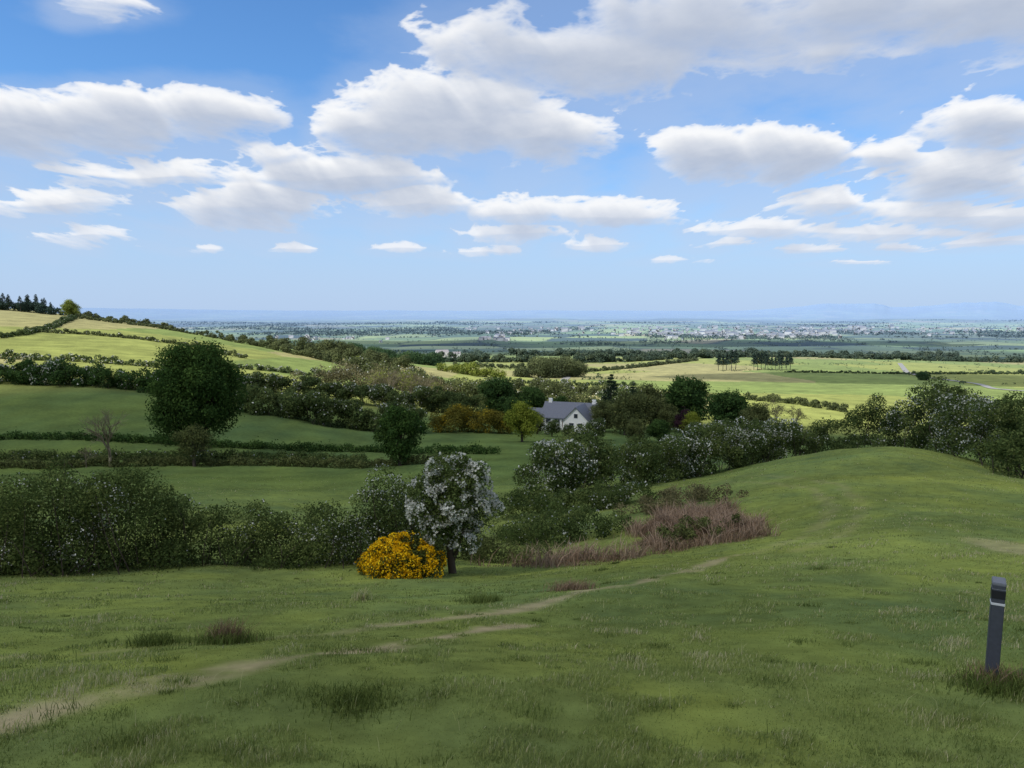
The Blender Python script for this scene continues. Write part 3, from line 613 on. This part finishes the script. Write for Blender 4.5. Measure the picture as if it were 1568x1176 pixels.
# ---------------------------------------------------------------- clouds overhead (casting the real shadows)
cm,N,L=newmat('cloud_vapour')
d=N.new('ShaderNodeBsdfDiffuse'); d.inputs[0].default_value=(.9,.9,.9,1); tr=N.new('ShaderNodeBsdfTransparent'); x_=N.new('ShaderNodeMixShader'); x_.inputs[0].default_value=.50
o=N.new('ShaderNodeOutputMaterial'); L.new(tr.outputs[0],x_.inputs[1]); L.new(d.outputs[0],x_.inputs[2]); L.new(x_.outputs[0],o.inputs[0])
def cloud(sx,sy,rx,ry,Hc,seed,gz=-30):
    k=(Hc-gz)/SUN[2]; c=np.array([sx,sy,gz])+SUN*k
    nu,nv=96,40; U,Vv=np.meshgrid(np.linspace(0,2*np.pi,nu,endpoint=False),np.linspace(.02,np.pi-.02,nv))
    dx=np.cos(U)*np.sin(Vv);dy=np.sin(U)*np.sin(Vv);dz=np.cos(Vv)
    k=1+.5*(fbm(dx*2+5,dy*2+dz,4,seed)-.5)
    P=np.stack([c[0]+dx*rx*k,c[1]+dy*ry*k,c[2]+dz*min(rx,ry)*.25*k],-1)
    i=np.arange(nv-1)[:,None]*nu; j=np.arange(nu)[None]; j2=(j+1)%nu
    mb=MB(); mb.add(P,np.stack([i+j,i+j2,i+nu+j2,i+nu+j],-1).reshape(-1,4),0,.5)
    ob=mb.obj('cloud',[cm]); ob.data.polygons.foreach_set('use_smooth',np.ones(len(ob.data.polygons),bool))
cloud(40,20,360,205,1200,1); cloud(330,560,230,75,1200,2); cloud(250,2700,1500,330,1500,3,-110); cloud(-700,1900,500,200,1300,5,-110)

# ---------------------------------------------------------------- visible cumulus field: translucent shell in front, 90 km out
BL=[
(-.66,.243,.16,.046,.045,1.2),(-.52,.250,.13,.052,.045,1.15),(-.37,.258,.10,.048,.045,1.2),
(-.09,.240,.175,.090,.050,1.5),(.04,.228,.11,.055,.042,1.25),(-.20,.242,.07,.045,.035,1.),
(.04,.335,.18,.06,.05,1.05),(.16,.325,.15,.055,.05,1.1),(.24,.37,.26,.06,.055,.95),(.46,.385,.30,.06,.06,1.),(.66,.395,.22,.06,.06,1.),(.80,.38,.1,.08,.06,.9),(.42,.33,.14,.03,.03,.55),
(.255,.203,.085,.040,.032,1.3),(.36,.207,.09,.046,.040,1.4),
(-.47,.178,.16,.032,.024,.85),(-.22,.176,.16,.028,.020,1.1),(-.34,.137,.13,.040,.030,1.15),(-.13,.141,.09,.024,.018,1.05),(-.59,.143,.09,.024,.018,.9),(-.57,.104,.07,.016,.016,.65),(-.30,.205,.12,.03,.02,.4),
(.01,.130,.07,.024,.018,.9),(.13,.126,.10,.032,.016,1.15),(.01,.103,.08,.016,.012,.85),(.115,.089,.05,.013,.009,.95),
(.67,.250,.12,.042,.050,1.0),(.60,.175,.15,.034,.030,1.1),(.425,.142,.08,.028,.020,1.15),(.33,.108,.085,.018,.014,.95),(.62,.130,.16,.022,.018,1.0),(.50,.106,.14,.014,.012,.8),(.50,.20,.05,.022,.018,.7),(.75,.20,.12,.035,.035,.9),
(-.40,.086,.028,.010,.007,.7),(-.29,.083,.034,.012,.007,.9),(-.135,.085,.038,.009,.007,.6),(-.53,.405,.04,.02,.015,.3),
(.30,.088,.05,.009,.006,.8),(.40,.084,.06,.009,.006,.8),(.52,.086,.05,.010,.006,.85),(.63,.092,.07,.010,.007,.8),(-.05,.080,.06,.007,.005,.6),(.22,.070,.04,.006,.004,.6),(.46,.066,.05,.006,.004,.6)]
nu,nv=1500,760
u=np.linspace(-1.0,1.0,nu); v=np.linspace(.004,.56,nv); U,Vv=np.meshgrid(u,v)
dn=Vv+.11; cx=U/dn; cy=np.log(dn)*2.2
w1=fbm(cx*2.2,cy*2.2,3,101)-.5; w2=fbm(cx*2.2+7,cy*2.2,3,102)-.5
Uw=U+w1*.14*dn; Vw=Vv+w2*.06*dn
acc=np.full(U.shape,-1.2); acv=np.full(U.shape,-1.5)
for (u0,v0,ru,rt,rb,wt) in BL:
    dv=Vw-v0; l=np.hypot((Uw-u0)/ru,np.where(dv>0,dv/rt,-dv/rb)); f=np.maximum(wt*(1-l),-1.2)
    acc=np.log(np.exp(acc*11)+np.exp(f*11))/11
    lv=np.hypot((Uw-u0+.03)/(ru*1.35),(dv+rb*.7)/(rb*2.0)); acv=np.maximum(acv,1-lv)
nb=fbm(cx*4.0,cy*4.0,7,103,.55)-.5; bl=.30-fbm(cx*8+w1*2,cy*8+w2*2,5,104,.55,True)
D=acc-.03+1.2*nb+.7*bl
gy=np.gradient(smooth(acc,3,0),axis=0); up=sst(-.012,.010,-gy)
tau=np.zeros_like(D)
for s in range(1,15):
    r_=int(s*3.0); c_=int(s*1.1)
    S_=np.roll(np.roll(D,-r_,0),c_,1); S_[-r_:]=-1
    tau+=np.clip(S_,0,.7)*(1/14)
lit=np.exp(-2.6*tau)
fine=fbm(cx*12,cy*12,5,105,.6)-.5
lit=np.clip((lit*1.14+.26*fine)*(.78+.27*up),0,1)
topgrey=sst(.29,.34,Vv)*sst(-.15,.05,U)
lit=lit*(1-.26*topgrey)
alpha=(1-np.exp(-(3.0+7*up*(1-.7*topgrey))*np.clip(D,0,2)))*.985
veil=.50*sst(-.25,.7,acv+1.0*nb)*sst(.03,.12,Vv)
veil=np.maximum(veil,.3*sst(-.6,.1,acc+.9*nb)*sst(.03,.12,Vv))
A_=1-(1-alpha)*(1-veil); A_=A_*sst(0,.07,Vv+.01)**.6
A_*=sst(1,.93,np.abs(U))*sst(.56,.5,Vv)
grey=np.array([.42,.49,.63]); white=np.array([.97,.975,.985]); vc=np.array([.50,.60,.79])
col=grey+(white-grey)*lit[...,None]
mixv=np.clip(alpha/np.maximum(alpha+veil*(1-alpha),1e-4),0,1)[...,None]; col=vc*(1-mixv)+col*mixv
hzm=(1-sst(.03,.18,Vv))[...,None]*.5; col=col*(1-hzm)+np.array([.62,.72,.90])*hzm
Rd=90000; dirn=np.stack([U,np.ones_like(U),Vv],-1); dirn/=np.linalg.norm(dirn,axis=-1,keepdims=True)
mb=MB(); i=np.arange(nv-1)[:,None]*nu; j=np.arange(nu-1)[None]
mb.add(dirn*Rd,np.stack([i+j,i+j+1,i+nu+j+1,i+nu+j],-1).reshape(-1,4),0,.5)
sm,N,L=newmat('cumulus_sky')
a=N.new('ShaderNodeAttribute'); a.attribute_name='cloud'; em=N.new('ShaderNodeEmission'); L.new(a.outputs['Color'],em.inputs[0]); tr=N.new('ShaderNodeBsdfTransparent'); x_=N.new('ShaderNodeMixShader'); L.new(a.outputs['Alpha'],x_.inputs[0]); L.new(tr.outputs[0],x_.inputs[1]); L.new(em.outputs[0],x_.inputs[2]); o=N.new('ShaderNodeOutputMaterial'); L.new(x_.outputs[0],o.inputs[0])
sm.cycles.emission_sampling='NONE'
me=mb.mesh('sky',[sm]); ca=me.attributes.new('cloud','FLOAT_COLOR','POINT'); ca.data.foreach_set('color',np.concatenate([col,A_[...,None]],-1).astype(np.float32).ravel())
me.polygons.foreach_set('use_smooth',np.ones(len(me.polygons),bool)); mkobj('sky',me)

# ---------------------------------------------------------------- sun + sky
sl=bpy.data.lights.new('sun','SUN'); sl.energy=4.9; sl.angle=math.radians(.53); sl.color=(1,.95,.87)
so=bpy.data.objects.new('sun',sl); scene.collection.objects.link(so); so.rotation_euler=Vector(SUN).to_track_quat('Z','Y').to_euler(); so.location=(-50,-40,80)
w=bpy.data.worlds.new('World'); scene.world=w; w.use_nodes=True; N=w.node_tree.nodes; L=w.node_tree.links; N.clear()
tc=N.new('ShaderNodeTexCoord'); sep=N.new('ShaderNodeSeparateXYZ'); L.new(tc.outputs['Generated'],sep.inputs[0])
def mrange(x,a,b,c,d):
    q=N.new('ShaderNodeMapRange'); q.interpolation_type='SMOOTHSTEP'; L.new(x,q.inputs[0])
    for i,vv in zip((1,2,3,4),(a,b,c,d)): q.inputs[i].default_value=vv
    return q.outputs[0]
sky=N.new('ShaderNodeTexSky'); sky.sky_type='NISHITA'; sky.sun_disc=False; sky.sun_elevation=math.asin(SUN[2]); sky.sun_rotation=math.atan2(SUN[0],SUN[1]); sky.air_density=1.; sky.dust_density=.6; sky.ozone_density=2.0; sky.altitude=200
tv=N.new('ShaderNodeVectorMath'); tv.operation='MULTIPLY'; L.new(sky.outputs[0],tv.inputs[0]); tv.inputs[1].default_value=(.84,1.32,1.76)
hz=N.new('ShaderNodeMix'); hz.data_type='RGBA'; L.new(mrange(sep.outputs[2],0,.26,.9,0),hz.inputs[0]); L.new(tv.outputs[0],hz.inputs[6]); hz.inputs[7].default_value=(4.8,6.2,8.7,1)
ov=N.new('ShaderNodeTexNoise'); ov.inputs['Scale'].default_value=3; ov.inputs['Detail'].default_value=3; L.new(tc.outputs['Generated'],ov.inputs['Vector'])
mm=N.new('ShaderNodeMath'); mm.operation='MAXIMUM'; L.new(mrange(sep.outputs[2],.48,.65,0,1),mm.inputs[0]); L.new(mrange(sep.outputs[1],.1,-.1,0,1),mm.inputs[1])
mp=N.new('ShaderNodeMath'); mp.operation='MULTIPLY'; L.new(mrange(ov.outputs[0],.38,.55,0,.95),mp.inputs[0]); L.new(mm.outputs[0],mp.inputs[1])
m2=N.new('ShaderNodeMix'); m2.data_type='RGBA'; L.new(mp.outputs[0],m2.inputs[0]); L.new(hz.outputs[2],m2.inputs[6]); m2.inputs[7].default_value=(8.4,8.2,8.0,1)
bg=N.new('ShaderNodeBackground'); bg.inputs[1].default_value=.1; L.new(m2.outputs[2],bg.inputs[0]); wo=N.new('ShaderNodeOutputWorld'); L.new(bg.outputs[0],wo.inputs[0])

# ---------------------------------------------------------------- camera
cd=bpy.data.cameras.new('camera'); cd.lens=26; cd.sensor_width=36; cd.clip_start=.1; cd.clip_end=200000
co=bpy.data.objects.new('camera',cd); scene.collection.objects.link(co); co.location=(0,0,0); co.rotation_euler=(math.radians(90-5.55),0,0)
scene.camera=co
